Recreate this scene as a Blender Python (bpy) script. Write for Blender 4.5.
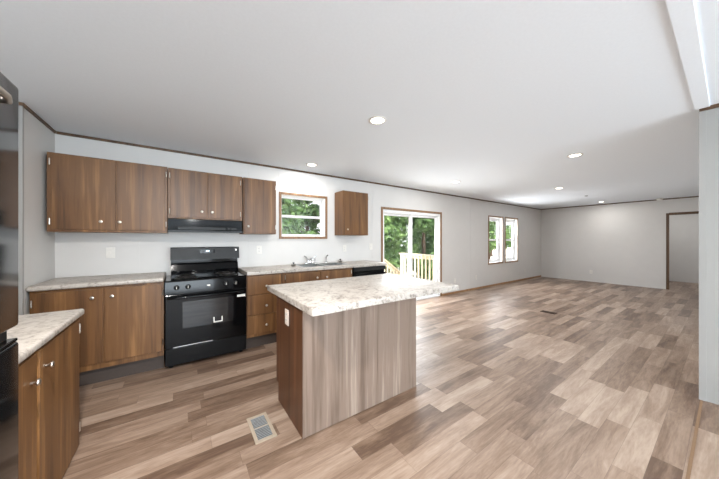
import bpy, bmesh, math, random
from mathutils import Vector, Matrix, noise
random.seed(7)
for o in list(bpy.data.objects): bpy.data.objects.remove(o)
SC = bpy.context.scene
COL = SC.collection

# ------------------------------------------------------------------ camera
cam_d = bpy.data.cameras.new('camera'); cam = bpy.data.objects.new('camera', cam_d); COL.objects.link(cam)
cam.location = (0, 0, 1.34); cam.rotation_euler = (math.pi/2, 0, -0.6079)
cam_d.sensor_fit = 'HORIZONTAL'; cam_d.sensor_width = 36; cam_d.lens = 36*257.86/719
cam_d.clip_start = 0.02; cam_d.clip_end = 300
SC.camera = cam
# ------------------------------------------------------------------ world, sun, daylight
W = bpy.data.worlds.new('hazy_sky'); SC.world = W; W.use_nodes = True
wn = W.node_tree; bg = wn.nodes['Background']
tc = wn.nodes.new('ShaderNodeTexCoord'); sp = wn.nodes.new('ShaderNodeSeparateXYZ'); cr = wn.nodes.new('ShaderNodeValToRGB')
wn.links.new(tc.outputs['Generated'], sp.inputs[0]); wn.links.new(sp.outputs['Z'], cr.inputs[0]); wn.links.new(cr.outputs[0], bg.inputs[0])
cr.color_ramp.elements[0].color = (0.95, 0.97, 1, 1); cr.color_ramp.elements[1].color = (0.62, 0.78, 1, 1); cr.color_ramp.elements[1].position = 0.8
bg.inputs[1].default_value = 1.15
sd = bpy.data.lights.new('sun', 'SUN'); sd.energy = 5.5; sd.angle = 0.02; sd.color = (1, 0.94, 0.84)
sun = bpy.data.objects.new('sun', sd); COL.objects.link(sun); sun.rotation_euler = Vector((.60, .12, -.79)).to_track_quat('-Z', 'Y').to_euler()
def window_light(name, loc, rot, sx, sy, power, colour=(0.79, 0.905, 1)):
    d = bpy.data.lights.new(name, 'AREA'); d.shape = 'RECTANGLE'; d.size = sx; d.size_y = sy; d.energy = power; d.color = colour
    o = bpy.data.objects.new(name, d); COL.objects.link(o); o.location = loc; o.rotation_euler = rot
    return o
# fill lights added at two unseen rear windows, standing in for daylight
window_light('added_rear_fill', (-0.05, -3.84, 1.35), (math.radians(100), 0, 0), 2.0, 1.6, 105)
window_light('added_rear_fill', (2.5, -3.84, 1.35), (math.radians(94), 0, 0), 1.5, 1.6, 75)
# daylight at the patio door and at the tall windows, just outside the glass
window_light('daylight_patio_door', (4.15, 4.32, 1.05), (math.radians(-62), 0, 0), 1.5, 1.7, 52, (.93, .96, 1))
for wx_ in (7.6, 8.55): window_light('daylight_tall_window', (wx_, 4.28, 1.35), (math.radians(-82), 0, 0), .7, 1.25, 35, (.95, .97, 1))
SC.view_settings.view_transform = 'Standard'; SC.view_settings.look = 'None'
SC.view_settings.exposure = 0.74; SC.view_settings.gamma = 1.0; SC.view_settings.use_curve_mapping = False
LAMP_W = 7.0

# ------------------------------------------------------------------ helpers
def lin(c):
    return tuple(((v/255)/12.92 if v/255 <= .04045 else ((v/255+.055)/1.055)**2.4) for v in c) + (1,)
class NT:
    def __init__(s, name):
        s.m = bpy.data.materials.new(name); s.m.use_nodes = True; s.t = s.m.node_tree; s.b = s.t.nodes['Principled BSDF']
    def n(s, t, **k):
        q = s.t.nodes.new('ShaderNode'+t)
        for a, v in k.items(): setattr(q, a, v)
        return q
    def l(s, a, b): s.t.links.new(a, b)
    def math(s, op, a, b=None):
        q = s.n('Math', operation=op)
        for i, v in enumerate((a, b)):
            if v is None: continue
            if isinstance(v, (int, float)): q.inputs[i].default_value = v
            else: s.l(v, q.inputs[i])
        return q.outputs[0]
    def ramp(s, fac, stops):
        q = s.n('ValToRGB'); e = q.color_ramp.elements
        while len(e) < len(stops): e.new(0.5)
        for i, (p, c) in enumerate(stops): e[i].position = p; e[i].color = c
        s.l(fac, q.inputs[0]); return q.outputs[0]
    def bump(s, h, strength, dist=0.002):
        q = s.n('Bump'); q.inputs['Strength'].default_value = strength; q.inputs['Distance'].default_value = dist
        s.l(h, q.inputs['Height']); s.l(q.outputs[0], s.b.inputs['Normal'])
def plain(name, rgb, rough=.5, metal=0, spec=.5, tex=None, a=.05):
    k = NT(name); k.b.inputs['Roughness'].default_value = rough; k.b.inputs['Metallic'].default_value = metal
    k.b.inputs['Specular IOR Level'].default_value = spec
    tcn = k.n('TexCoord'); nz = k.n('TexNoise'); nz.inputs['Scale'].default_value = tex or 30; nz.inputs['Detail'].default_value = 3
    k.l(tcn.outputs['Object'], nz.inputs['Vector'])
    c = lin(rgb)
    k.l(k.ramp(nz.outputs[0], [(.3, tuple(v*(1-a) for v in c[:3])+(1,)), (.7, tuple(min(1, v*(1+a)) for v in c[:3])+(1,))]), k.b.inputs['Base Color'])
    return k.m
def wood(name, dark, mid, light, rough=.42):
    k = NT(name); tcn = k.n('TexCoord'); oi = k.n('ObjectInfo')
    mp = k.n('Mapping'); mp.inputs['Scale'].default_value = (1, 1, .045)
    cb = k.n('CombineXYZ'); k.l(k.math('MULTIPLY', oi.outputs['Random'], 37.0), cb.inputs[0]); k.l(k.math('MULTIPLY', oi.outputs['Random'], 11.0), cb.inputs[2])
    ad = k.n('VectorMath', operation='ADD'); k.l(tcn.outputs['Object'], mp.inputs[0]); k.l(mp.outputs[0], ad.inputs[0]); k.l(cb.outputs[0], ad.inputs[1])
    n1 = k.n('TexNoise'); n1.inputs['Scale'].default_value = 13; n1.inputs['Detail'].default_value = 2; n1.inputs['Roughness'].default_value = .5; n1.inputs['Distortion'].default_value = .2
    n2 = k.n('TexNoise'); n2.inputs['Scale'].default_value = 75; n2.inputs['Detail'].default_value = 4
    k.l(ad.outputs[0], n1.inputs['Vector']); k.l(ad.outputs[0], n2.inputs['Vector'])
    f = k.math('ADD', k.math('MULTIPLY', n1.outputs[0], .72), k.math('MULTIPLY', n2.outputs[0], .28))
    k.l(k.ramp(f, [(.36, lin(dark)), (.48, lin(mid)), (.54, lin(mid)), (.66, lin(light))]), k.b.inputs['Base Color'])
    k.b.inputs['Roughness'].default_value = rough
    k.bump(n2.outputs[0], .08)
    return k.m
def granite(name):
    k = NT(name); tcn = k.n('TexCoord')
    n1 = k.n('TexNoise'); n1.inputs['Scale'].default_value = 9; n1.inputs['Detail'].default_value = 7; n1.inputs['Roughness'].default_value = .65; n1.inputs['Distortion'].default_value = 1.6
    n2 = k.n('TexNoise'); n2.inputs['Scale'].default_value = 55; n2.inputs['Detail'].default_value = 5; n2.inputs['Roughness'].default_value = .7
    k.l(tcn.outputs['Object'], n1.inputs['Vector']); k.l(tcn.outputs['Object'], n2.inputs['Vector'])
    f = k.math('ADD', k.math('MULTIPLY', n1.outputs[0], .6), k.math('MULTIPLY', n2.outputs[0], .4))
    k.l(k.ramp(f, [(.36, lin((104, 97, 92))), (.43, lin((150, 141, 132))), (.49, lin((180, 172, 163))), (.56, lin((192, 186, 178))), (.66, lin((172, 160, 147)))]), k.b.inputs['Base Color'])
    k.b.inputs['Roughness'].default_value = .4
    return k.m
def floor_mat():
    k = NT('wood_look_vinyl_plank'); tcn = k.n('TexCoord'); s = k.n('SeparateXYZ'); k.l(tcn.outputs['Object'], s.inputs[0])
    Wd, L = .1245, .76
    yr = k.math('DIVIDE', s.outputs[1], Wd); row = k.math('FLOOR', yr); fy = k.math('FRACT', yr)
    wn1 = k.n('TexWhiteNoise', noise_dimensions='1D'); k.l(row, wn1.inputs['W'])
    xr = k.math('ADD', k.math('DIVIDE', s.outputs[0], L), k.math('MULTIPLY', wn1.outputs['Value'], 7.3)); colm = k.math('FLOOR', xr); fx = k.math('FRACT', xr)
    cb = k.n('CombineXYZ'); k.l(row, cb.inputs[0]); k.l(colm, cb.inputs[1])
    wn2 = k.n('TexWhiteNoise', noise_dimensions='2D'); k.l(cb.outputs[0], wn2.inputs['Vector'])
    cb2 = k.n('CombineXYZ'); k.l(k.math('MULTIPLY', s.outputs[0], .13), cb2.inputs[0]); k.l(s.outputs[1], cb2.inputs[1]); k.l(k.math('MULTIPLY', wn2.outputs['Value'], 31.0), cb2.inputs[2])
    g1 = k.n('TexNoise'); g1.inputs['Scale'].default_value = 14; g1.inputs['Detail'].default_value = 6; g1.inputs['Roughness'].default_value = .68; g1.inputs['Distortion'].default_value = .7
    g2 = k.n('TexNoise'); g2.inputs['Scale'].default_value = 95; g2.inputs['Detail'].default_value = 3
    k.l(cb2.outputs[0], g1.inputs['Vector']); k.l(cb2.outputs[0], g2.inputs['Vector'])
    v = k.math('ADD', k.math('MULTIPLY', wn2.outputs['Value'], .40), k.math('ADD', k.math('MULTIPLY', g1.outputs[0], .86), k.math('MULTIPLY', g2.outputs[0], .26)))
    base = k.ramp(k.math('MULTIPLY', v, .7), [(.36, lin((96, 75, 61))), (.48, lin((127, 105, 88))), (.60, lin((150, 128, 111))), (.74, lin((174, 154, 137)))])
    sx = k.math('MULTIPLY', fx, L); ex = k.math('MINIMUM', sx, k.math('SUBTRACT', L, sx))
    sy = k.math('MULTIPLY', fy, Wd); ey = k.math('MINIMUM', sy, k.math('SUBTRACT', Wd, sy))
    edge = k.math('LESS_THAN', k.math('MINIMUM', ex, ey), .0011)
    mx = k.n('MixRGB'); k.l(k.math('MULTIPLY', edge, .45), mx.inputs[0]); k.l(base, mx.inputs[1]); mx.inputs[2].default_value = lin((78, 60, 48))
    k.l(mx.outputs[0], k.b.inputs['Base Color'])
    k.b.inputs['Roughness'].default_value = .38
    k.bump(g2.outputs[0], .06)
    return k.m
def glass_mat(name='window_glass', fac=.05):
    m = bpy.data.materials.new(name); m.use_nodes = True; t = m.node_tree; t.nodes.remove(t.nodes['Principled BSDF'])
    a = t.nodes.new('ShaderNodeBsdfTransparent'); g = t.nodes.new('ShaderNodeBsdfGlossy'); g.inputs['Roughness'].default_value = .02
    x = t.nodes.new('ShaderNodeMixShader'); x.inputs[0].default_value = fac
    t.links.new(a.outputs[0], x.inputs[1]); t.links.new(g.outputs[0], x.inputs[2]); t.links.new(x.outputs[0], t.nodes['Material Output'].inputs[0])
    return m
def emit_mat(name, rgb, st):
    k = NT(name); k.b.inputs['Base Color'].default_value = lin((240, 240, 235)); k.b.inputs['Emission Color'].default_value = lin(rgb); k.b.inputs['Emission Strength'].default_value = st
    return k.m
def leaf_mat(name, dark, light):
    k = NT(name); tcn = k.n('TexCoord'); nz = k.n('TexNoise'); nz.inputs['Scale'].default_value = 2.3; nz.inputs['Detail'].default_value = 6
    k.l(tcn.outputs['Object'], nz.inputs['Vector'])
    k.l(k.ramp(nz.outputs[0], [(.35, lin(dark)), (.68, lin(light))]), k.b.inputs['Base Color'])
    k.b.inputs['Roughness'].default_value = .55
    tr = k.n('BsdfTranslucent'); tr.inputs[0].default_value = lin(light); mx = k.n('MixShader'); mx.inputs[0].default_value = .3
    k.l(k.b.outputs[0], mx.inputs[1]); k.l(tr.outputs[0], mx.inputs[2]); k.l(mx.outputs[0], k.t.nodes['Material Output'].inputs[0])
    return k.m

M = dict(
 wall=plain('painted_wall_panel', (214, 212, 209), .6, tex=6, a=.012), ceil=plain('textured_ceiling', (234, 240, 246), .8, tex=60, a=.012),
 wallshade=plain('shaded_wall_panel', (160, 159, 156), .5, tex=6, a=.012), wallw=plain('white_wall_panel', (212, 211, 208), .5, tex=6, a=.012),  # partition panel is white, its shade put into the darker grey
 floor=floor_mat(), trim=wood('brown_trim', (72, 52, 36), (92, 68, 48), (118, 90, 64)),
 casing=wood('brown_casing', (112, 84, 58), (140, 108, 78), (165, 130, 98)), tan=wood('tan_baseboard', (140, 104, 70), (166, 126, 88), (186, 148, 108)),
 vinyl=plain('white_vinyl', (240, 240, 240), .35), reveal=plain('white_reveal', (236, 236, 234), .5),
 cab=wood('walnut_laminate', (86, 57, 32), (112, 77, 44), (144, 104, 63)), cabedge=plain('dark_cabinet_edge', (66, 46, 32), .5),
 toe=plain('dark_toe_kick', (66, 56, 50), .6), island=wood('daylit_walnut_panel', (108, 91, 79), (132, 114, 101), (162, 145, 131)),  # island front: greying by grazing daylight put into the wood colour
 islside=wood('shaded_walnut_panel', (70, 44, 28), (92, 59, 37), (118, 78, 50)),  # island ends: walnut darkened to carry the shade
 granite=granite('speckled_laminate'), nickel=plain('brushed_nickel', (205, 198, 188), .28, 1), chrome=plain('chrome', (215, 215, 215), .12, 1),
 steel=plain('stainless_steel', (190, 190, 188), .3, 1), black=plain('black_enamel', (8, 8, 9), .09, 0, .2), blackm=plain('black_satin', (15, 15, 16), .3, 0, .18),
 grey=plain('charcoal_panel', (40, 40, 40), .35, 0, .2), dglass=plain('dark_oven_glass', (14, 15, 17), .05, 0, .6), coil=plain('burner_coil', (40, 38, 37), .45, .6),
 fridge=plain('black_fridge', (16, 15, 15), .12, 0, .4), white=plain('white_plastic', (228, 225, 219), .4), slot=plain('dark_slot', (50, 50, 50), .6),
 ivory=plain('ivory_plastic', (236, 222, 208), .45), cream=plain('cream_metal', (170, 156, 138), .45), louver=plain('grey_louver', (150, 152, 152), .4, .2),
 lens=emit_mat('lamp_lens', (255, 246, 232), 6.0), display=emit_mat('clock_display', (180, 220, 235), 1.2),
 glass=glass_mat(), pine=wood('pale_pine_lumber', (212, 194, 164), (230, 215, 188), (242, 232, 212), .7),
 sand=plain('pale_sand', (214, 206, 190), .9, tex=3), bark=plain('tree_bark', (92, 76, 60), .9, tex=12), brownmark=plain('brown_strip', (128, 100, 74), .5),
 siding=plain('exterior_siding', (228, 226, 220), .7), shingle=plain('roof_shingle', (90, 86, 82), .9))
LEAF = [leaf_mat('leaf_mid', (66, 104, 52), (150, 182, 112)), leaf_mat('leaf_dark', (52, 84, 46), (124, 158, 94)), leaf_mat('leaf_pale', (98, 130, 80), (188, 208, 150))]

WLOC = {}
def finish(name, bm, mat, parent=None, smooth=False):
    """link bm (built in world coordinates) as one mesh object with its origin at its base or under its parent"""
    me = bpy.data.meshes.new(name); ob = bpy.data.objects.new(name, me); COL.objects.link(ob)
    bmesh.ops.recalc_face_normals(bm, faces=bm.faces)
    xs = [v.co for v in bm.verts]
    mn = Vector((min(v.x for v in xs), min(v.y for v in xs), min(v.z for v in xs))); mx = Vector((max(v.x for v in xs), max(v.y for v in xs), max(v.z for v in xs)))
    o = Vector(((mn.x+mx.x)/2, (mn.y+mx.y)/2, mn.z))
    bmesh.ops.translate(bm, verts=bm.verts, vec=-o)
    for f in bm.faces: f.smooth = smooth
    bm.to_mesh(me); bm.free()
    if isinstance(mat, (list, tuple)):
        for q in mat: me.materials.append(q)
    else: me.materials.append(mat)
    WLOC[ob] = o
    if parent is None: ob.location = o
    else: ob.parent = parent; ob.location = o - WLOC[parent]
    if smooth:
        for p in me.polygons: p.use_smooth = True
        try: me.set_sharp_from_angle(angle=math.radians(40))
        except Exception: pass
    return ob
def thing(name, label, cat, loc, group=None, kind=None):
    o = bpy.data.objects.new(name, None); COL.objects.link(o); o.location = loc; o.empty_display_size = .05
    WLOC[o] = Vector(loc)
    if label: o['label'] = label
    if cat: o['category'] = cat
    if group: o['group'] = group
    if kind: o['kind'] = kind
    return o
def tag(o, label, cat, group=None):
    o['label'] = label; o['category'] = cat
    if group: o['group'] = group
    return o
def struct(name, bm, mat, parent=None, label=None):
    o = finish(name, bm, mat, parent)
    if parent is None: o['kind'] = 'structure'; o['label'] = label or name.replace('_', ' '); o['category'] = name.split('_')[0]
    return o
def BX(*boxes, bev=0, seg=2):
    """boxes given as (x0,x1,y0,y1,z0,z1)"""
    bm = bmesh.new()
    for b in boxes:
        x0, x1, y0, y1, z0, z1 = b[:6]
        r = bmesh.ops.create_cube(bm, size=1, matrix=Matrix.Translation(((x0+x1)/2, (y0+y1)/2, (z0+z1)/2)) @ Matrix.Diagonal((x1-x0, y1-y0, z1-z0, 1)))
        if bev:
            es = list({e for v in r['verts'] for e in v.link_edges})
            bmesh.ops.bevel(bm, geom=es, offset=bev, segments=seg, affect='EDGES', profile=.5)
    return bm
def add_tube(bm, pts, r, seg=8, cap=True):
    pts = [Vector(p) for p in pts]; rings = []
    for i, p in enumerate(pts):
        d = (pts[min(i+1, len(pts)-1)] - pts[max(i-1, 0)]).normalized()
        up = Vector((0, 0, 1)) if abs(d.z) < .95 else Vector((1, 0, 0))
        a = d.cross(up).normalized(); b = d.cross(a)
        rr = r[i] if isinstance(r, (list, tuple)) else r
        rings.append([bm.verts.new(p + rr*(a*math.cos(t*2*math.pi/seg) + b*math.sin(t*2*math.pi/seg))) for t in range(seg)])
    for q, w in zip(rings, rings[1:]):
        for t in range(seg): bm.faces.new((q[t], q[(t+1) % seg], w[(t+1) % seg], w[t]))
    if cap: bm.faces.new(rings[0][::-1]); bm.faces.new(rings[-1])
    return bm
def add_lathe(bm, prof, c, axis=(0, 0, 1), seg=20):
    """prof: list of (radius, height along axis)"""
    ax = Vector(axis).normalized(); up = Vector((0, 0, 1)) if abs(ax.z) < .9 else Vector((1, 0, 0))
    a = ax.cross(up).normalized(); b = ax.cross(a); c = Vector(c); rings = []
    for r, h in prof:
        if r < 1e-6: rings.append([bm.verts.new(c + ax*h)])
        else: rings.append([bm.verts.new(c + ax*h + r*(a*math.cos(t*2*math.pi/seg) + b*math.sin(t*2*math.pi/seg))) for t in range(seg)])
    for q, w in zip(rings, rings[1:]):
        for t in range(seg):
            t2 = (t+1) % seg
            if len(q) == 1 and len(w) == 1: continue
            if len(q) == 1: bm.faces.new((q[0], w[t2], w[t]))
            elif len(w) == 1: bm.faces.new((q[t], q[t2], w[0]))
            else: bm.faces.new((q[t], q[t2], w[t2], w[t]))
    for q in (rings[0], rings[-1]):
        if len(q) > 2: bm.faces.new(q)
    return bm
def lathe(prof, c, axis=(0, 0, 1), seg=20): return add_lathe(bmesh.new(), prof, c, axis, seg)
def tube(pts, r, seg=8): return add_tube(bmesh.new(), pts, r, seg)
def rect_frame(x0, x1, z0, z1, y0, y1, w, bev=0, wb=None):
    wb = w if wb is None else wb
    b = [(x0, x0+w, y0, y1, z0, z1), (x1-w, x1, y0, y1, z0, z1), (x0+w, x1-w, y0, y1, z1-w, z1)]
    if wb > 0: b.append((x0+w, x1-w, y0, y1, z0, z0+wb))
    return BX(*b, bev=bev)

# ------------------------------------------------------------------ setting
D = 3.92; CH = 2.44; XE = 10.75; XL = -1.045; YS = 3.255; PX = 3.58; PY = .142
struct('floor', BX((-2.2, 13.2, -4.0, 4.06, -.06, 0)), M['floor'], label='wood look plank floor of the open kitchen and living room')
struct('ceiling', BX((-2.3, 13.3, -4.2, 4.35, CH, CH+.12)), M['ceil'], label='flat white textured ceiling')
struct('roof', BX((-2.5, 13.4, -4.4, 4.5, CH+.13, CH+.2)), M['shingle'], label='roof over the house')
KW = (1.268, 2.022, 1.383, 2.035)          # opening of the kitchen window
SD = (3.285, 5.06, -0.02, 1.94)            # patio door
W1 = (7.205, 7.975, .66, 1.99); W2 = (8.15, 8.925, .66, 1.99)
def wall_with_holes(x0, x1, y0, y1, z1, holes):
    bs = []; x = x0
    for h in sorted(holes):
        bs.append((x, h[0], y0, y1, 0, z1))
        if h[2] > 0: bs.append((h[0], h[1], y0, y1, 0, h[2]))
        bs.append((h[0], h[1], y0, y1, h[3], z1)); x = h[1]
    bs.append((x, x1, y0, y1, 0, z1)); return BX(*bs)
struct('wall_back', wall_with_holes(-2.2, 13.2, D, D+.14, CH, [KW, SD, W1, W2]), M['wall'], label='long pale grey panelled wall with the windows')
struct('wall_left', BX((-2.2, XL, YS, D-.001, 0, CH)), M['wallw'], label='short white wall at the left end of the counter')
struct('wall_left_side', BX((-2.2, -1.2, -4.0, YS-.002, 0, CH)), M['wallw'], label='white wall behind the refrigerator')
struct('wall_end', BX((XE, XE+.11, .97, D-.001, 0, CH), (XE, XE+.11, .14, .97, 2.02, CH), (XE, XE+.11, -4, .14, 0, CH)), M['wall'], label='far end wall with the open doorway')
struct('wall_hall', BX((13.0, 13.1, -1, D-.001, 0, CH)), M['wall'], label='hall wall seen through the doorway')
struct('wall_right', BX((PX, XE-.001, PY-.1, PY, 0, CH), (PX, PX+.1, -3.9, PY-.1, 0, CH)), M['wallshade'], label='white partition wall at the right edge')
RW = [(-1.1, 1.0, .5, 2.2), (1.7, 3.3, .5, 2.2)]  # openings added out of view to bring in fill light
struct('wall_rear', wall_with_holes(-1.2, PX, -4.0, -3.9, CH, RW), M['wall'], label='wall behind the camera with two added windows')
for i, h in enumerate(RW):
    w = thing('window_%d' % (i+5), 'unseen rear window added behind the camera for fill light', 'window', ((h[0]+h[1])/2, -3.9, h[2]), kind='structure')
    finish('window_frame', rect_frame(h[0]+.002, h[1]-.002, h[2]+.002, h[3]-.002, -3.98, -3.92, .05), M['vinyl'], w)
    finish('glass', BX((h[0]+.054, h[1]-.054, -3.955, -3.949, h[2]+.054, h[3]-.054)), M['glass'], w)
# ceiling cove strips (dark brown)
TH = .026
struct('trim_1', BX((XL+.013, XE-.001, D-.012, D, CH-TH, CH)), M['trim'], label='dark ceiling trim along the window wall')
struct('trim_2', BX((XE-.012, XE, PY+.001, D-.013, CH-TH, CH)), M['trim'], label='dark ceiling trim on the end wall')
struct('trim_3', BX((XL, XL+.012, YS-.012, D-.013, CH-TH, CH), (-1.19, XL, YS-.012, YS, CH-TH, CH)), M['trim'], label='dark ceiling trim on the short left wall')
struct('trim_4', BX((PX-.012, PX, -3.8, PY+.006, CH-.03, CH)), M['trim'], label='dark ceiling trim on the right partition')
struct('trim_5', BX((-1.1, PX-.02, PY-.05, PY+.03, CH-.012, CH), bev=.005), M['ceil'], label='white batten along the ceiling seam')
struct('trim_6', BX((-.35, PX-.02, PY-.014, PY+.001, .0005, .003)), M['brownmark'], label='thin brown strip along the floor seam')
struct('trim_7', BX((PX-.008, PX+.02, PY-.03, PY+.008, .0, CH-.031)), M['wallshade'], label='white corner trim of the right partition')
struct('trim_8', BX((XL-.014, XL+.006, YS-.008, YS+.016, .0, CH-TH-.001)), M['wallshade'], label='white corner trim of the short left wall')
struct('baseboard_back', BX((5.112, XE-.001, D-.012, D, 0, .045)), M['tan'], label='tan baseboard under the tall windows')
struct('baseboard_end', BX((XE-.012, XE, .98, D-.013, 0, .02)), M['wallw'], label='low pale baseboard of the end wall')
# wall panel battens
n = 9
for x, z0, z1 in ((-.40, 0.96, CH-TH), (.81, .96, CH-TH), (1.245, 2.075, CH-TH), (2.045, 2.075, CH-TH), (3.03, .96, CH-TH), (6.3, .05, CH-TH)):
    struct('trim_%d' % n, BX((x-.011, x+.011, D-.0035, D, z0, z1)), M['wall'], label='wall panel batten'); n += 1

# ------------------------------------------------------------------ windows and doors
def window_unit(name, label, op, cas, fw=.02, sw=.02):
    x0, x1, z0, z1 = op
    w = thing(name, label, 'window', ((x0+x1)/2, D, z0), kind='structure')
    finish('casing', rect_frame(x0-cas, x1+cas, z0-cas, z1+cas, D-.014, D-.0005, cas+.004, bev=.002), M['casing'], w)
    finish('reveal', rect_frame(x0+.0005, x1-.0005, z0+.0005, z1-.0005, D+.001, D+.082, .010), M['reveal'], w)
    finish('window_frame', rect_frame(x0+.0005, x1-.0005, z0+.0005, z1-.0005, D+.083, D+.138, fw, bev=.003), M['vinyl'], w)
    zm = (z0+z1)/2
    a, b, c, d = x0+fw+.001, x1-fw-.001, z0+fw+.001, z1-fw-.001
    s = finish('upper_sash', rect_frame(a, b, zm-.018, d, D+.112, D+.132, sw), M['vinyl'], w)
    finish('pane', BX((a+sw, b-sw, D+.12, D+.124, zm-.018+sw, d-sw)), M['glass'], s)
    s = finish('lower_sash', rect_frame(a, b, c, zm+.018, D+.088, D+.110, sw), M['vinyl'], w)
    finish('pane', BX((a+sw, b-sw, D+.097, D+.101, c+sw, zm+.018-sw)), M['glass'], s)
    return w
window_unit('window_1', 'wood cased kitchen window above the sink', KW, .033)
window_unit('window_2', 'tall narrow living room window nearest the patio door', W1, .035, .055, .045)
window_unit('window_3', 'tall narrow living room window nearest the far corner', W2, .035, .055, .045)
# sliding patio door
x0, x1, z0, z1 = SD
p = thing('door_1', 'sliding glass patio door with brown casing', 'door', ((x0+x1)/2, D, 0), kind='structure')
finish('casing', BX((x0-.045, x0, D-.014, D-.0005, 0.001, z1+.045), (x1, x1+.045, D-.014, D-.0005, 0.001, z1+.045), (x0, x1, D-.014, D-.0005, z1, z1+.045), bev=.002), M['casing'], p)
finish('door_frame', BX((x0+.001, x0+.04, D+.001, D+.138, .001, z1-.001), (x1-.04, x1-.001, D+.001, D+.138, .001, z1-.001), (x0+.04, x1-.04, D+.001, D+.138, z1-.06, z1-.001), (x0+.04, x1-.04, D+.001, D+.138, .001, .03), bev=.003), M['vinyl'], p)
for (a, b, yy, nm) in ((x0+.042, 4.19, D+.095, 'fixed_panel'), (4.115, x1-.042, D+.045, 'sliding_panel')):
    s = finish(nm, BX((a, a+.055, yy, yy+.035, .032, z1-.062), (b-.055, b, yy, yy+.035, .032, z1-.062), (a+.055, b-.055, yy, yy+.035, z1-.105, z1-.062), (a+.055, b-.055, yy, yy+.035, .032, .13), bev=.003), M['vinyl'], p)
    finish('pane', BX((a+.055, b-.055, yy+.014, yy+.02, 0.13, z1-.105)), M['glass'], s)
    if nm == 'sliding_panel':
        h = bmesh.new(); add_tube(h, [(b-.035, yy-.002, .95), (b-.035, yy-.035, .97), (b-.035, yy-.035, 1.15), (b-.035, yy-.002, 1.17)], .009)
        finish('handle', h, M['white'], s, True)
# doorway in the end wall (no leaf)
d2 = thing('door_2', 'open doorway with brown casing in the far end wall', 'door', (XE, .555, 0), kind='structure')
finish('casing', BX((XE-.014, XE-.0005, 0.93, .985, .0, 2.045), (XE-.014, XE-.0005, .145, .93, 1.995, 2.055), bev=.002), M['trim'], d2)
finish('jamb', BX((XE+.0, XE+.11, .945, .969, .0, 2.019), (XE, XE+.11, .146, .945, 1.995, 2.019)), M['trim'], d2)

# ------------------------------------------------------------------ cabinets
def add_knob(parent, x, y, z, ax=(0, -1, 0)):
    return finish('knob', lathe([(.0065, 0), (.0055, .012), (.007, .015), (.0135, .017), (.0155, .022), (.0135, .027), (.006, .0295), (0, .030)], (x, y, z), ax, 18), M['nickel'], parent, True)
def add_hinge(parent, x, y, z, ax=(0, -1, 0)):
    a = Vector(ax)
    bm = bmesh.new(); c = Vector((x, y, z)) + a*.004
    add_tube(bm, [c-Vector((0, 0, .026)), c+Vector((0, 0, .026))], .0055, 8)
    for e in (-.031, .028): add_tube(bm, [c+Vector((0, 0, e)), c+Vector((0, 0, e+.003))], .004, 8)
    return finish('hinge', bm, M['nickel'], parent, True)
def door_y(parent, x0, x1, z0, z1, y, knob=None, hinge=None, name='door', mat='cab'):
    """door slab whose face looks towards -y; y is its back plane"""
    d = finish(name, BX((x0, x1, y-.017, y-.0005, z0, z1), bev=.0025), M[mat], parent)
    if knob: add_knob(d, knob[0], y-.017, knob[1])
    if hinge:
        for hz in hinge[1]: add_hinge(d, hinge[0], y-.012, hz)
    return d
UY = 3.637   # face of the wall cabinet boxes (doors come 17 mm forward)
def wall_cab(label, x0, x1, z0, z1, doors, group='wall cabinets over the counter'):
    c = thing('wall_cabinet', label, 'cabinet', ((x0+x1)/2, D-.14, z0), group)
    finish('cabinet_body', BX((x0, x1, UY, D-.004, z0, z1), bev=.002), M['cab'], c)
    for d in doors: door_y(c, *d)
    return c
wall_cab('wide two-door walnut wall cabinet at the left end above the switch plate', -1.02, -.118, 1.413, 2.16,
  [(-.985, -.548, 1.437, 2.145, UY, (-.652, 1.52), (-1.0, (1.51, 2.07))), (-.532, -.14, 1.437, 2.145, UY, (-.512, 1.52), (-.128, (1.51, 2.07)))])
wall_cab('short two-door walnut wall cabinet directly above the black range hood', -.114, .668, 1.582, 2.156,
  [(-.088, .268, 1.598, 2.14, UY, (.214, 1.672), (-.097, (1.665, 2.07))), (.279, .632, 1.598, 2.14, UY, (.322, 1.672), (.642, (1.665, 2.07)))])
wall_cab('single-door walnut wall cabinet between range hood and kitchen window', .680, 1.105, 1.413, 2.156,
  [(.694, 1.085, 1.428, 2.142, UY, (.735, 1.513), (1.094, (1.51, 2.06)))])
wall_cab('single-door walnut wall cabinet between kitchen window and patio door', 2.199, 2.715, 1.412, 2.150,
  [(2.212, 2.70, 1.425, 2.138, UY, (2.272, 1.507), (2.708, (1.51, 2.06)))])
CF = 3.335   # face of the base cabinet boxes
CB = .908    # underside of counter
def base_cab(label, x0, x1, group='base cabinets under the wall counter'):
    c = thing('base_cabinet', label, 'cabinet', ((x0+x1)/2, D-.29, 0), group)
    finish('cabinet_body', BX((x0, x0+.016, CF, D-.004, .145, CB-.001), (x1-.016, x1, CF, D-.004, .145, CB-.001), (x0+.016, x1-.016, CF, CF+.02, .145, CB-.001), (x0+.016, x1-.016, CF+.02, D-.004, .145, .163), (x0+.016, x1-.016, D-.01, D-.004, .163, CB-.001)), M['cab'], c)
    finish('toe_kick', BX((x0+.001, x1-.001, CF+.05, D-.01, 0, .144)), M['toe'], c)
    return c
c = base_cab('two-door walnut base cabinet left of the black range', -1.03, -.138)
door_y(c, -1.005, -.588, .20, .885, CF, (-.655, .81), (-1.017, (.29, .80)))
door_y(c, -.572, -.155, .20, .885, CF, (-.523, .81), (-.146, (.29, .80)))
c = base_cab('walnut base cabinet with three drawers just right of the range', .660, 1.085)
for a, b, kz in ((.665, .892, .762), (.418, .657, .52), (.182, .41, .28)):
    door_y(c, .672, 1.07, a, b, CF, (.886, kz), None, 'drawer')
c = base_cab('two-door walnut base cabinet under the kitchen sink', 1.088, 2.184)
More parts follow.
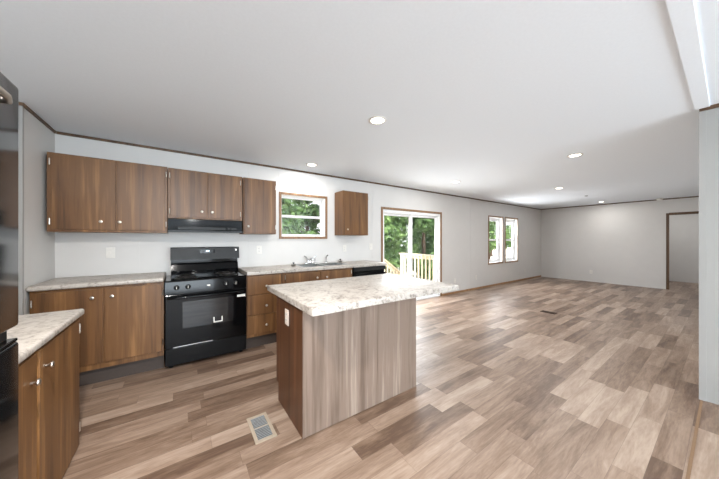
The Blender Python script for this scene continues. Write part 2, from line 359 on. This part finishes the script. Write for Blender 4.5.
door_y(c, 1.138, 1.628, .20, .888, CF, (1.578, .806), (1.128, (.29, .845)))
door_y(c, 1.642, 2.15, .20, .888, CF, (1.73, .803), (2.16, (.29, .845)))

def countertop(name, label, boxes, bev=.014, hole=None):
    return tag(finish(name, BX(*boxes, bev=bev, seg=4), M['granite'], None, True), label, 'countertop')
CT = .950
countertop('countertop', 'speckled beige countertop left of the range', [(XL+.004, -.138, 3.297, D-.004, CB, CT)])
# sink counter with cut-out
SX0, SX1, SY0, SY1 = 1.44, 2.16, 3.42, 3.80
sc = countertop('countertop', 'speckled beige countertop holding the kitchen sink', [(.658, SX0, 3.297, D-.004, CB, CT), (SX1, 2.86, 3.297, D-.004, CB, CT), (SX0-.03, SX1+.03, 3.297, SY0, CB, CT-.0002), (SX0-.03, SX1+.03, SY1, D-.004, CB, CT-.0002)], bev=.006)

# ------------------------------------------------------------------ sink, faucet
s = thing('kitchen_sink', 'stainless double bowl sink set in counter below the kitchen window', 'sink', ((SX0+SX1)/2, (SY0+SY1)/2, CT))
r = .022; xm = (SX0+SX1)/2
finish('rim', BX((SX0-r, SX1+r, SY0-r, SY0+.016, CT+.0005, CT+.004), (SX0-r, SX1+r, SY1-.03, SY1+r+.03, CT+.0005, CT+.004), (SX0-r, SX0+.016, SY0+.016, SY1-.03, CT+.0005, CT+.004), (SX1-.016, SX1+r, SY0+.016, SY1-.03, CT+.0005, CT+.004), (xm-.02, xm+.02, SY0+.016, SY1-.03, CT+.0005, CT+.004), bev=.002), M['steel'], s)
for a, b in ((SX0+.016, xm-.02), (xm+.02, SX1-.016)):
    y0, y1, zb = SY0+.016, SY1-.03, CT-.16
    bm = BX((a, b, y0, y1, zb, zb+.002), (a, a+.002, y0, y1, zb+.002, CT), (b-.002, b, y0, y1, zb+.002, CT), (a+.002, b-.002, y0, y0+.002, zb+.002, CT), (a+.002, b-.002, y1-.002, y1, zb+.002, CT))
    bo = finish('bowl', bm, M['steel'], s)
    finish('drain', lathe([(.04, 0), (.04, .002), (.03, .001), (0, .0005)], ((a+b)/2, (y0+y1)/2, zb+.0022)), M['chrome'], bo, True)
FX, FY = 1.70, 3.823; fz = CT+.0062
fa = thing('faucet', 'chrome two-lever faucet standing behind the kitchen sink', 'faucet', (FX, FY, fz))
finish('base_plate', BX((FX-.10, FX+.10, FY-.024, FY+.024, fz, fz+.018), bev=.006), M['chrome'], fa, True)
finish('spout', tube([(FX, FY, fz+.018), (FX, FY, fz+.06), (FX, FY-.02, fz+.085), (FX, FY-.11, fz+.095), (FX, FY-.17, fz+.085), (FX, FY-.18, fz+.065)], [.018, .015, .013, .011, .011, .011], 12), M['chrome'], fa, True)
for sgn in (-1, 1):
    finish('lever_handle', tube([(FX+.03*sgn, FY, fz+.018), (FX+.034*sgn, FY, fz+.055), (FX+.07*sgn, FY-.005, fz+.105), (FX+.105*sgn, FY-.01, fz+.125)], [.016, .012, .008, .009], 10), M['chrome'], fa, True)
sx = 1.985
sp_ = thing('side_sprayer', 'slim chrome side sprayer standing right of the sink faucet', 'sprayer', (sx, FY, fz))
finish('sprayer_base', lathe([(.022, 0), (.022, .01), (.014, .03)], (sx, FY, fz)), M['chrome'], sp_, True)
finish('spray_head', tube([(sx, FY, fz+.03), (sx, FY, fz+.085), (sx+.004, FY-.015, fz+.11), (sx+.012, FY-.035, fz+.122)], [.010, .011, .014, .012], 10), M['chrome'], sp_, True)
for px_, py_, lb in ((1.352, 3.62, 'dark-topped round sink strainer resting on counter left of the sink'), (2.245, 3.80, 'dark-topped round sink strainer resting on counter right of the sink')):
    st = thing('sink_strainer', lb, 'strainer', (px_, py_, CT), 'sink strainers set out on the counter')
    finish('basket', lathe([(.024, .0005), (.030, .006), (.038, .03), (.040, .032), (.036, .033), (.02, .028), (0, .027)], (px_, py_, CT)), M['steel'], st, True)
    finish('stopper_knob', lathe([(.006, .027), (.006, .042), (.014, .046), (.016, .053), (.010, .058), (0, .059)], (px_, py_, CT)), M['blackm'], st, True)

# ------------------------------------------------------------------ range hood
h = thing('range_hood', 'black range hood mounted under the short wall cabinet', 'range hood', (.277, 3.75, 1.42))
bm = bmesh.new()
pr = [(3.60, 1.425), (3.60, 1.447), (3.630, 1.452), (3.635, 1.576), (D-.005, 1.576), (D-.005, 1.425)]
def prism_x(bm, prof, x0, x1):
    a = [bm.verts.new((x0, y, z)) for y, z in prof]; b = [bm.verts.new((x1, y, z)) for y, z in prof]
    bm.faces.new(a); bm.faces.new(b[::-1])
    for i in range(len(prof)):
        j = (i+1) % len(prof); bm.faces.new((a[i], b[i], b[j], a[j]))
    return bm
finish('hood_body', prism_x(bm, pr, -.112, .662), M['black'], h)
finish('control_strip', BX((-.02, .60, 3.624, 3.6305, 1.458, 1.488), bev=.002), M['grey'], h)
for kx in (.47, .515): finish('switch', BX((kx, kx+.022, 3.619, 3.6238, 1.463, 1.482), bev=.002), M['black'], h)
finish('hood_lip', BX((-.11, .66, 3.595, 3.5995, 1.426, 1.445)), M['blackm'], h)

# ------------------------------------------------------------------ range
RX0, RX1, RF, RB = -.128, .648, 3.292, 3.90
g = thing('electric_range', 'black electric range with coil burners between the base cabinets', 'stove', ((RX0+RX1)/2, 3.6, 0))
finish('range_body', BX((RX0+.004, RX1-.004, RF+.02, RB, .03, .895), bev=.004), M['black'], g)
finish('storage_drawer', BX((RX0+.002, RX1-.002, RF-.006, RF+.018, .035, .205), bev=.006), M['blackm'], g)
for fx in (RX0+.05, RX1-.05):
    for fy in (RF+.06, RB-.06): finish('foot', lathe([(.02, 0), (.02, .008), (.011, .01), (.011, .03)], (fx, fy, 0)), M['grey'], g, True)
od = finish('oven_door', BX((RX0+.002, RX1-.002, RF-.012, RF+.018, .212, .765), bev=.006), M['black'], g)
finish('oven_window', BX((.02, .525, RF-.0145, RF-.0125, .405, .685), bev=.001), M['dglass'], od)
hb = bmesh.new(); add_tube(hb, [(RX0+.03, RF-.012, .735), (RX0+.04, RF-.048, .738), (RX0+.12, RF-.058, .738), (RX1-.12, RF-.058, .738), (RX1-.04, RF-.048, .738), (RX1-.03, RF-.012, .735)], .0125, 10)
finish('door_handle', hb, M['black'], od, True)
o = finish('sticker', BX((.545, .632, RF-.0132, RF-.0124, .672, .698)), M['white'], od); o['label'] = 'small white sticker at the top right of the oven door'
finish('lower_trim', BX((RX0+.07, .30, RF-.0135, RF-.0122, .219, .225)), M['chrome'], od)['label'] = 'thin bright strip at the bottom of the oven door'
o = finish('bracket_mark', BX((.305, .315, RF-.0152, RF-.0146, .418, .478), (.385, .395, RF-.0152, RF-.0146, .418, .478), (.315, .385, RF-.0152, RF-.0146, .418, .430)), M['white'], od); o['label'] = 'white bracket-shaped mark on the oven window'  # flat white bracket shape laid over the oven window
finish('control_panel', prism_x(bmesh.new(), [(RF-.004, .772), (RF+.004, .897), (RF+.04, .897), (RF+.04, .772)], RX0+.001, RX1-.001), M['black'], g)
for kx in (-.03, .07, .43, .53):
    k = finish('burner_knob', lathe([(.025, 0), (.025, .006), (.018, .009), (.016, .026), (.013, .028), (0, .028)], (kx, RF-.0005, .838), (0, -1, .06), 20), M['blackm'], g, True)
    finish('pointer', BX((kx-.003, kx+.003, RF-.031, RF-.0285, .826, .852)), M['white'], k)
finish('emblem', BX((.245, .275, RF-.002, RF-.0005, .83, .842)), M['nickel'], g)['label'] = 'small silver emblem in the middle of the control panel'
finish('cooktop', BX((RX0, RX1, RF-.004, RB-.10, .897, .915), bev=.006), M['black'], g)
for bx, by, rr in ((.055, 3.43, .095), (.47, 3.43, .075), (.055, 3.66, .075), (.47, 3.66, .095)):
    bu = finish('burner', lathe([(rr+.018, .9152), (rr+.02, .919), (rr+.012, .9175), (rr-.01, .9165), (0, .9162)], (bx, by, 0), seg=28), M['steel'], g, True)
    cb_ = bmesh.new(); pts = []; T = 3.4
    for i in range(90):
        t = i/89; a = t*T*2*math.pi; q = .018 + (rr-.018)*t
        pts.append((bx+q*math.cos(a), by+q*math.sin(a), .9255))
    add_tube(cb_, pts, .0055, 6); finish('heating_coil', cb_, M['coil'], bu, True)
finish('backsplash_riser', prism_x(bmesh.new(), [(RB-.10, .898), (RB-.105, .96), (RB-.085, 1.035), (RB-.055, 1.05), (RB-.055, 1.09), (RB-.001, 1.09), (RB-.001, .898)], -.090, .642), M['black'], g)
BG0, BG1 = -.094, .652
bgd = finish('backguard', prism_x(bmesh.new(), [(RB-.135, 1.092), (RB-.118, 1.234), (RB-.10, 1.243), (RB-.001, 1.243), (RB-.001, 1.092)], BG0, BG1), M['grey'], g)
def on_guard(z): return RB-.135 + (z-1.092)*.017/.142
finish('control_display', BX((.205, .365, on_guard(1.2)-.004, on_guard(1.2)+.0, 1.148, 1.215), bev=.001), M['black'], bgd)
finish('clock', BX((.268, .305, on_guard(1.2)-.006, on_guard(1.2)-.0045, 1.186, 1.205)), M['display'], bgd)
for q in (-.05, .055):
    for zz in (1.16, 1.184): finish('button', BX((.285+q-.009, .285+q+.009, on_guard(1.2)-.006, on_guard(1.2)-.0045, zz, zz+.012)), M['grey'], bgd)
finish('badge', BX((.605, .622, on_guard(1.22)-.004, on_guard(1.22)-.001, 1.195, 1.213)), M['nickel'], bgd)['label'] = 'small silver badge at the right end of the backguard'

# ------------------------------------------------------------------ dishwasher
dw = thing('dishwasher', 'black dishwasher at the right end of the wall counter', 'dishwasher', (2.52, 3.6, 0))
finish('dishwasher_body', BX((2.20, 2.84, CF+.02, D-.02, .02, CB-.004)), M['blackm'], dw)
finish('dishwasher_door', BX((2.202, 2.838, CF-.02, CF+.018, .12, .80), bev=.004), M['black'], dw)
cp = finish('control_panel', BX((2.202, 2.838, CF-.024, CF+.018, .842, CB-.006), bev=.004), M['grey'], dw)
finish('handle_recess', BX((2.21, 2.83, CF+.0, CF+.017, .803, .839)), M['black'], dw)
finish('kick_plate', BX((2.205, 2.835, CF+.02-.015, CF+.018, .0, .115)), M['black'], dw)
finish('filler_panel', BX((2.186, 2.199, CF-.003, D-.02, 0, CB-.002)), M['black'], dw)

# ------------------------------------------------------------------ left counter run and refrigerator
fc = thing('base_cabinet', 'walnut base cabinet in the left foreground beside the black refrigerator', 'cabinet', (-.86, 1.88, 0))
FX1, FY0, FY1, FT = -.554, 1.30, 2.432, .878
finish('cabinet_body', BX((-1.19, FX1, FY0, FY1, .145, FT-.043), bev=.002), M['cab'], fc)
finish('toe_kick', BX((-1.185, FX1-.06, FY0+.001, FY1-.003, 0, .144)), M['toe'], fc)
def door_x(parent, y0, y1, z0, z1, x, knob, hinge):
    d = finish('door', BX((x+.0005, x+.018, y0, y1, z0, z1), bev=.0025), M['cab'], parent)
    add_knob(d, x+.018, knob[0], knob[1], (1, 0, 0))
    if hinge:
        for hz in hinge[1]: add_hinge(d, x+.012, hinge[0], hz, (1, 0, 0))
    return d
door_x(fc, 1.835, 2.412, .012, .822, FX1, (1.895, .73), (2.423, (.12, .76)))
door_x(fc, 1.31, 1.805, .012, .822, FX1, (1.748, .71), (1.303, (.12, .75)))
tag(finish('countertop', BX((-1.194, -.527, 1.30, 2.487, FT-.042, FT), bev=.014, seg=4), M['granite'], None, True), 'speckled beige countertop in the left foreground beside the refrigerator', 'countertop')
fr = thing('refrigerator', 'tall glossy black refrigerator at the left edge of the photo', 'refrigerator', (-.8, .86, 0))
GX, G0, G1 = -.42, .44, 1.298
finish('refrigerator_body', BX((-1.19, GX-.075, G0+.004, G1-.004, .03, 1.80), bev=.004), M['fridge'], fr)
u = finish('upper_door', BX((GX-.07, GX, G0, G1, 1.065, 1.825), bev=.012, seg=3), M['fridge'], fr, True)
l_ = finish('lower_door', BX((GX-.07, GX, G0, G1, .05, 1.02), bev=.012, seg=3), M['fridge'], fr, True)
finish('door_gap', BX((GX-.07, GX-.02, G0+.02, G1-.02, 1.031, 1.063)), M['grey'], fr)
hb = bmesh.new(); add_tube(hb, [(GX, 1.15, 1.725), (GX+.028, 1.145, 1.725), (GX+.036, 1.115, 1.727), (GX+.036, .60, 1.727), (GX, .56, 1.727)], .009, 10); finish('door_handle', hb, M['nickel'], u, True)
finish('grip_lip', BX((GX-.06, GX-.001, G0+.01, G1-.01, 1.0205, 1.03), bev=.003), M['black'], l_)
for y in (G0+.08, G1-.08): finish('foot', lathe([(.02, 0), (.02, .03)], (GX-.12, y, 0)), M['blackm'], fr, True)

# ------------------------------------------------------------------ island
il = thing('kitchen_island', 'kitchen island base with wood grain panel greyed by painted daylight on the near side', 'island', (1.22, 1.9, 0))
IX0, IX1, IY0, IY1 = .680, 1.768, 1.636, 2.205; IB = .874
finish('front_panel', BX((IX0+.006, IX1, IY0, IY0+.016, .002, IB), bev=.0015), M['island'], il)
sp_bm = bmesh.new()
prf = [(IY0+.002, .001), (IY1-.05, .001), (IY1-.05, .145), (IY1, .145), (IY1, IB), (IY0+.002, IB)]
prism_x(sp_bm, prf, IX0-.006, IX0+.0055); finish('side_panel', sp_bm, M['islside'], il)['label'] = 'brown end panel with painted-in shade'
prism_x(b2 := bmesh.new(), [(y+.016, z) if y < 1.7 else (y, z) for y, z in prf], IX1-.016, IX1-.001); finish('side_panel', b2, M['islside'], il)
finish('island_body', BX((IX0+.0065, IX1-.017, IY0+.017, IY1-.02, .146, IB-.001)), M['cab'], il)
finish('toe_kick', BX((IX0+.0065, IX1-.017, IY0+.017, IY1-.052, 0, .145)), M['toe'], il)
finish('corner_strip', BX((IX0-.006, IX0+.0055, IY0-.003, IY0+.0015, .001, IB)), M['island'], il)
for a, b, kx in ((IX0+.02, 1.218, 1.17), (1.23, IX1-.03, 1.28)):
    d = finish('door', BX((a, b, IY1-.0195, IY1-.003, .16, IB-.015), bev=.0025), M['cab'], il); add_knob(d, kx, IY1-.003, .79, (0, 1, 0))
ct = BX((.655, 2.128, 1.437, 2.43, IB+.001, .920))
bmesh.ops.bevel(ct, geom=[e for e in ct.edges if abs(e.verts[0].co.z-e.verts[1].co.z) > .01], offset=.012, segments=4, affect='EDGES', profile=.5)
bmesh.ops.bevel(ct, geom=[e for e in ct.edges if e.verts[0].co.z > .91 and e.verts[1].co.z > .91 and len(e.link_faces) == 2 and abs(e.link_faces[0].normal.z-e.link_faces[1].normal.z) > .5], offset=.008, segments=3, affect='EDGES', profile=.5)
tag(finish('countertop', ct, M['granite'], None, True), 'large speckled beige countertop overhanging the kitchen island', 'countertop')

# ------------------------------------------------------------------ wall plates
def plate(kind, label, c, n, group):
    """c on the wall face, n the direction it looks"""
    c = Vector(c); n = Vector(n); t = n.cross(Vector((0, 0, 1))).normalized()
    name = 'light_switch' if kind == 'switch' else 'wall_outlet'
    o = thing(name, label, 'switch' if kind == 'switch' else 'outlet', c - Vector((0, 0, .058)), group)
    def slab(w, h, d0, d1, dz=0, bev=0):
        a = c + n*d0 - t*w/2; b = c + n*d1 + t*w/2
        return BX((min(a.x, b.x), max(a.x, b.x), min(a.y, b.y), max(a.y, b.y), c.z+dz-h/2, c.z+dz+h/2), bev=bev)
    pl = finish('cover_plate', slab(.074, .118, .0005, .006, 0, .002), M['ivory'] if kind == 'island' else M['white'], o)
    if kind == 'switch': finish('toggle', slab(.009, .022, .0065, .016), M['white'], o)
    else:
        for dz in (-.021, .021):
            q = finish('socket', slab(.032, .028, .0062, .0078, dz, .0005), M['white'], o)
            for s_ in (-.0065, .0065):
                cc = c + t*s_; a = cc + n*.0079 - t*.0012; b = cc + n*.0083 + t*.0012
                finish('slot', BX((min(a.x, b.x), max(a.x, b.x), min(a.y, b.y), max(a.y, b.y), c.z+dz-.004, c.z+dz+.006)), M['slot'], q)
    return o
G_ = 'white wall plates along the kitchen wall'
plate('switch', 'white switch plate on the wall left of the range under the wide wall cabinet', (-.632, D, 1.193), (0, -1, 0), G_)
plate('outlet', 'white outlet plate just right of the range below the single-door wall cabinet', (.944, D, 1.19), (0, -1, 0), G_)
plate('outlet', 'white outlet plate under the wall cabinet beside the patio door, left one', (2.402, D, 1.184), (0, -1, 0), G_)
plate('switch', 'white switch plate between the last wall cabinet and the patio door casing', (2.988, D, 1.205), (0, -1, 0), G_)
L_ = 'low outlets in the living area'
plate('outlet', 'low white outlet on the window wall between patio door and tall windows', (6.56, D, .315), (0, -1, 0), L_)
plate('outlet', 'low white outlet on the window wall right of the tall windows', (9.45, D, .30), (0, -1, 0), L_)
plate('outlet', 'low white outlet on the far end wall left of the doorway', (XE, 2.53, .305), (-1, 0, 0), L_)
plate('outlet', 'low white outlet low on the window wall close beside the patio door', (5.62, D, .31), (0, -1, 0), L_)
plate('island', 'ivory outlet plate on the shade-toned end panel of the kitchen island', (IX0-.006, 1.94, .745), (-1, 0, 0), None)

# ------------------------------------------------------------------ floor registers
def register(label, x0, x1, y0, y1, fm='cream', lm='louver'):
    v = thing('floor_register', label, 'vent', ((x0+x1)/2, (y0+y1)/2, 0), 'floor registers')
    finish('frame', BX((x0, x0+.022, y0, y1, .0005, .006), (x1-.022, x1, y0, y1, .0005, .006), (x0+.022, x1-.022, y0, y0+.025, .0005, .006), (x0+.022, x1-.022, y1-.025, y1, .0005, .006), bev=.0015), M[fm], v)
    finish('backing', BX((x0+.022, x1-.022, y0+.025, y1-.025, .0003, .001)), M['grey'], v)
    n_ = 16; sl = []
    for i in range(n_):
        y = y0+.03 + (y1-y0-.06)*i/(n_-1); sl.append((x0+.023, x1-.023, y-.0035, y+.0035, .0012, .0045))
    finish('louvers', BX(*sl), M[lm], v)
    finish('divider', BX((x0+.022, x1-.022, (y0+y1)/2-.004, (y0+y1)/2+.004, .0046, .0055)), M[fm], v)
register('cream floor register with grey louvers beside the kitchen island', .405, .545, 1.765, 2.055)
register('brown floor register out on the living area floor', 5.50, 5.62, 1.79, 2.02, 'cabedge', 'cabedge')

# ------------------------------------------------------------------ ceiling lights
G_ = 'recessed ceiling lights'
def downlight(label, x, y, power=None, colour=(1, .98, .95)):
    d = thing('recessed_light', label, 'ceiling light', (x, y, CH-.012), G_)
    finish('trim_ring', lathe([(.082, -.001), (.084, -.006), (.078, -.010), (.062, -.010), (.058, -.004), (.058, -.001)], (x, y, CH)), M['white'], d, True)
    finish('lens', lathe([(.057, -.002), (.057, -.006), (0, -.007)], (x, y, CH)), M['lens'], d, True)
    ld = bpy.data.lights.new('recessed_lamp', 'AREA'); ld.shape = 'DISK'; ld.size = .11; ld.energy = power or LAMP_W; ld.color = colour
    lo = bpy.data.objects.new('recessed_lamp', ld); COL.objects.link(lo); lo.location = (x, y, CH-.013)
downlight('recessed ceiling light above the kitchen island, largest in view', 1.49, 1.853, 4, (1, .97, .94))
downlight('recessed ceiling light over the sink near the kitchen window wall', 1.583, 3.50, 6, (1, .97, .94))
downlight('recessed ceiling light above the floor inside the patio door', 4.31, 2.98)
downlight('recessed ceiling light nearest the white partition on the right', 4.215, 1.152)
downlight('recessed ceiling light in the middle of the living area', 6.63, 2.083, 9)
downlight('recessed ceiling light close to the far end wall', 10.05, 2.14, 5)
downlight('added unseen ceiling light in the room behind the camera, left part', .3, -1.8, 26)  # fill lamp added behind the camera to lift floor and ceiling
downlight('added unseen ceiling light over the walkway in front of the refrigerator', -.25, .85, 46, (1, .96, .92))  # lamp added just out of view to brighten the left kitchen
downlight('added unseen ceiling light in the hall beyond the far doorway', 11.9, 1.0)  # hidden lamp added so the hall wall is not dark
sm = thing('smoke_detector', 'round white smoke detector on the ceiling near the far doorway', 'smoke detector', (10.58, 1.08, CH-.04))
finish('detector_base', lathe([(.07, 0), (.07, -.012), (.066, -.014)], (10.58, 1.08, CH)), M['white'], sm, True)
finish('detector_cover', lathe([(.062, -.0142), (.058, -.032), (.045, -.04), (0, -.041)], (10.58, 1.08, CH)), M['white'], sm, True)
tag(finish('ceiling_cap', lathe([(.035, 0), (.035, -.006), (.028, -.009), (0, -.010)], (8.4, 2.07, CH)), M['grey'], None, True), 'tiny grey round cap on the ceiling beyond the middle living area light', 'cap')

# ------------------------------------------------------------------ outside
struct('ground', BX((-25, 70, 4.2, 60, -1.0, -.85)), M['sand'], label='pale sandy yard outside')
dk = thing('deck', 'pale pine deck outside the patio door', 'deck', (4.1, 4.9, -.85))
bs = []
y = 4.075
while y < 5.6: bs.append((2.8, 5.55, y, y+.134, -.12, -.085)); y += .14
finish('deck_boards', BX(*bs), M['pine'], dk)
for x in (2.9, 4.2, 5.45):
    for y in (4.2, 5.5): finish('post', BX((x-.045, x+.045, y-.045, y+.045, -.848, -.121)), M['pine'], dk)
rl = thing('deck_railing', 'pale pine deck railing along the right side of the deck', 'railing', (5.42, 4.9, -.08))
for y in (4.22, 5.55): finish('post', BX((5.375, 5.465, y-.045, y+.045, -.083, .90)), M['pine'], rl)
finish('top_rail', BX((5.35, 5.49, 4.14, 5.63, .901, .94), bev=.005), M['pine'], rl)
finish('lower_rail', BX((5.40, 5.44, 4.266, 5.504, .02, .10)), M['pine'], rl); finish('upper_rail', BX((5.40, 5.44, 4.266, 5.504, .81, .90)), M['pine'], rl)
for i in range(9):
    y = 4.38 + i*.128; finish('baluster', BX((5.366, 5.399, y-.017, y+.017, .02, .89)), M['pine'], rl)
st = thing('deck_stairs', 'pale pine stair railing sloping down beyond the deck', 'stairs', (5.4, 6.1, -.85))
def sz(x): return .805-.66*(x-5.08)
for yy in (6.12,):
    def slope_bar(dz0, dz1, x0, x1, y0, y1):
        bm = bmesh.new(); v = [bm.verts.new(q) for q in ((x0, y0, sz(x0)+dz0), (x1, y0, sz(x1)+dz0), (x1, y1, sz(x1)+dz0), (x0, y1, sz(x0)+dz0), (x0, y0, sz(x0)+dz1), (x1, y0, sz(x1)+dz1), (x1, y1, sz(x1)+dz1), (x0, y1, sz(x0)+dz1))]
        for f in ((0, 1, 2, 3), (4, 5, 6, 7), (0, 1, 5, 4), (1, 2, 6, 5), (2, 3, 7, 6), (3, 0, 4, 7)): bm.faces.new([v[i] for i in f])
        return bm
    finish('top_rail', slope_bar(-.045, 0, 4.7, 6.3, yy-.06, yy+.06), M['pine'], st)
    finish('lower_rail', slope_bar(-.82, -.74, 4.75, 6.1, yy-.02, yy+.02), M['pine'], st)
    finish('upper_rail', slope_bar(-.17, -.09, 4.75, 6.25, yy-.02, yy+.02), M['pine'], st)
    for x in (4.75, 6.2): finish('post', BX((x-.045, x+.045, yy-.045, yy+.045, -.848, sz(x)-.06)), M['pine'], st)
    for i in range(10):
        x = 4.9+i*.13; finish('baluster', BX((x-.017, x+.017, yy-.055, yy-.022, max(-.83, sz(x)-.84), sz(x)-.08)), M['pine'], st)
for i in range(4):
    finish('tread', BX((4.8+.28*i, 5.1+.28*i, 6.18, 7.0, -.27-.185*i, -.232-.185*i)), M['pine'], st)
finish('stringer', slope_bar(-1.32, -1.12, 4.75, 5.75, 7.01, 7.05), M['pine'], st)

# trees
def tree(label, x, y, h, rad, leaf, nl, seed, low=.06, size=.17):
    rng = random.Random(seed); z0 = -.85
    t = thing('leafy_tree', label, 'tree', (x, y, z0), 'trees beyond the yard')
    bm = bmesh.new(); add_tube(bm, [(x, y, z0-.03), (x+.05, y, z0+h*.3), (x-.04, y+.06, z0+h*.6), (x, y, z0+h*.9)], [.05*rad+.06, .04*rad+.05, .03*rad+.03, .03], 8)
    blobs = []
    for i in range(26):
        a = rng.uniform(0, 6.283); hh = rng.uniform(low, .95); q = rad*rng.uniform(.2, .8)*(1.15-.6*hh)
        c = Vector((x+q*math.cos(a), y+q*math.sin(a), z0+h*hh)); blobs.append((c, rad*rng.uniform(.42, .66)))
        add_tube(bm, [(x, y, z0+h*max(.1, hh-.15)), tuple((c+Vector((x, y, c.z)))/2), tuple(c)], [.05, .03, .012], 5)
    finish('trunk', bm, M['bark'], t, True)
    bl = bmesh.new()
    for i in range(nl):
        c, r_ = blobs[rng.randrange(len(blobs))]
        d = Vector((rng.gauss(0, 1), rng.gauss(0, 1), rng.gauss(0, 1))).normalized(); p = c + d*r_*(rng.random()**.4)
        if p.z < z0+.02: continue
        nrm = (d + Vector((rng.uniform(-.8, .8), rng.uniform(-.8, .8), rng.uniform(0, 1)))).normalized()
        a = nrm.orthogonal().normalized(); b = nrm.cross(a); an = rng.uniform(0, 6.283); a, b = a*math.cos(an)+b*math.sin(an), b*math.cos(an)-a*math.sin(an)
        s_ = size*rng.uniform(.6, 1.25)
        v = [bl.verts.new(p+q) for q in (-a*s_, b*s_*.42+nrm*s_*.12, a*s_, -b*s_*.42+nrm*s_*.12)]
        bl.faces.new((v[0], v[1], v[2])); bl.faces.new((v[0], v[2], v[3]))
    me = finish('foliage', bl, LEAF[leaf], t)
specs = [(3.0, 9.6, 5.6, 1.0, 0, 'leafy green tree filling the left of the kitchen window'), (5.7, 9.6, 6.2, 1.0, 2, 'pale green leafy tree at the right edge of the kitchen window'),
 (8.3, 9.7, 5.8, .95, 0, 'leafy green tree at the left edge of the patio door behind the stair railing'), (10.95, 9.6, 6.4, .95, 1, 'dark green tree right of the middle stile of the patio door'),
 (13.6, 9.8, 5.6, .95, 2, 'pale green tree at the right edge of the patio door above the deck railing'), (18.4, 10.0, 5.6, .95, 0, 'leafy green tree filling the first tall window'),
 (5.6, 13.0, 6.6, 1.0, 1, 'dark tree in the second row behind the middle of the kitchen window'), (8.1, 13.0, 6.8, 1.0, 0, 'green second-row tree standing between the kitchen window and patio door views'),
 (10.8, 13.0, 7.0, 1.0, 2, 'pale second-row tree behind the left pane of the patio door'), (13.5, 13.0, 6.8, 1.0, 0, 'green second-row tree behind the middle of the patio door'),
 (16.2, 13.0, 7.2, 1.0, 1, 'dark second-row tree at the right edge of the patio door view'), (25.6, 12.4, 6.0, 1.05, 0, 'leafy tree at the left of the second tall window'),
 (7.0, 17.2, 9.0, 1.35, 1, 'tall dark tree in the last row behind the kitchen window'), (10.9, 17.4, 9.5, 1.35, 1, 'tall dark last-row tree left of the patio door view'),
 (14.8, 17.2, 9.2, 1.35, 0, 'tall green last-row tree behind the left pane of the patio door'), (18.8, 17.4, 9.6, 1.35, 1, 'tall dark last-row tree behind the right pane of the patio door'), (33.0, 17.6, 8.0, 1.3, 1, 'tall dark last-row tree in the first tall window')]
for i, (x, y, h, r_, lf, lb) in enumerate(specs): tree(lb, x, y, h, r_, lf, 6500 if y < 11 else 4500, 100+i, low=.3 if x > 18.9 or (x > 18 and y < 11) else .06)
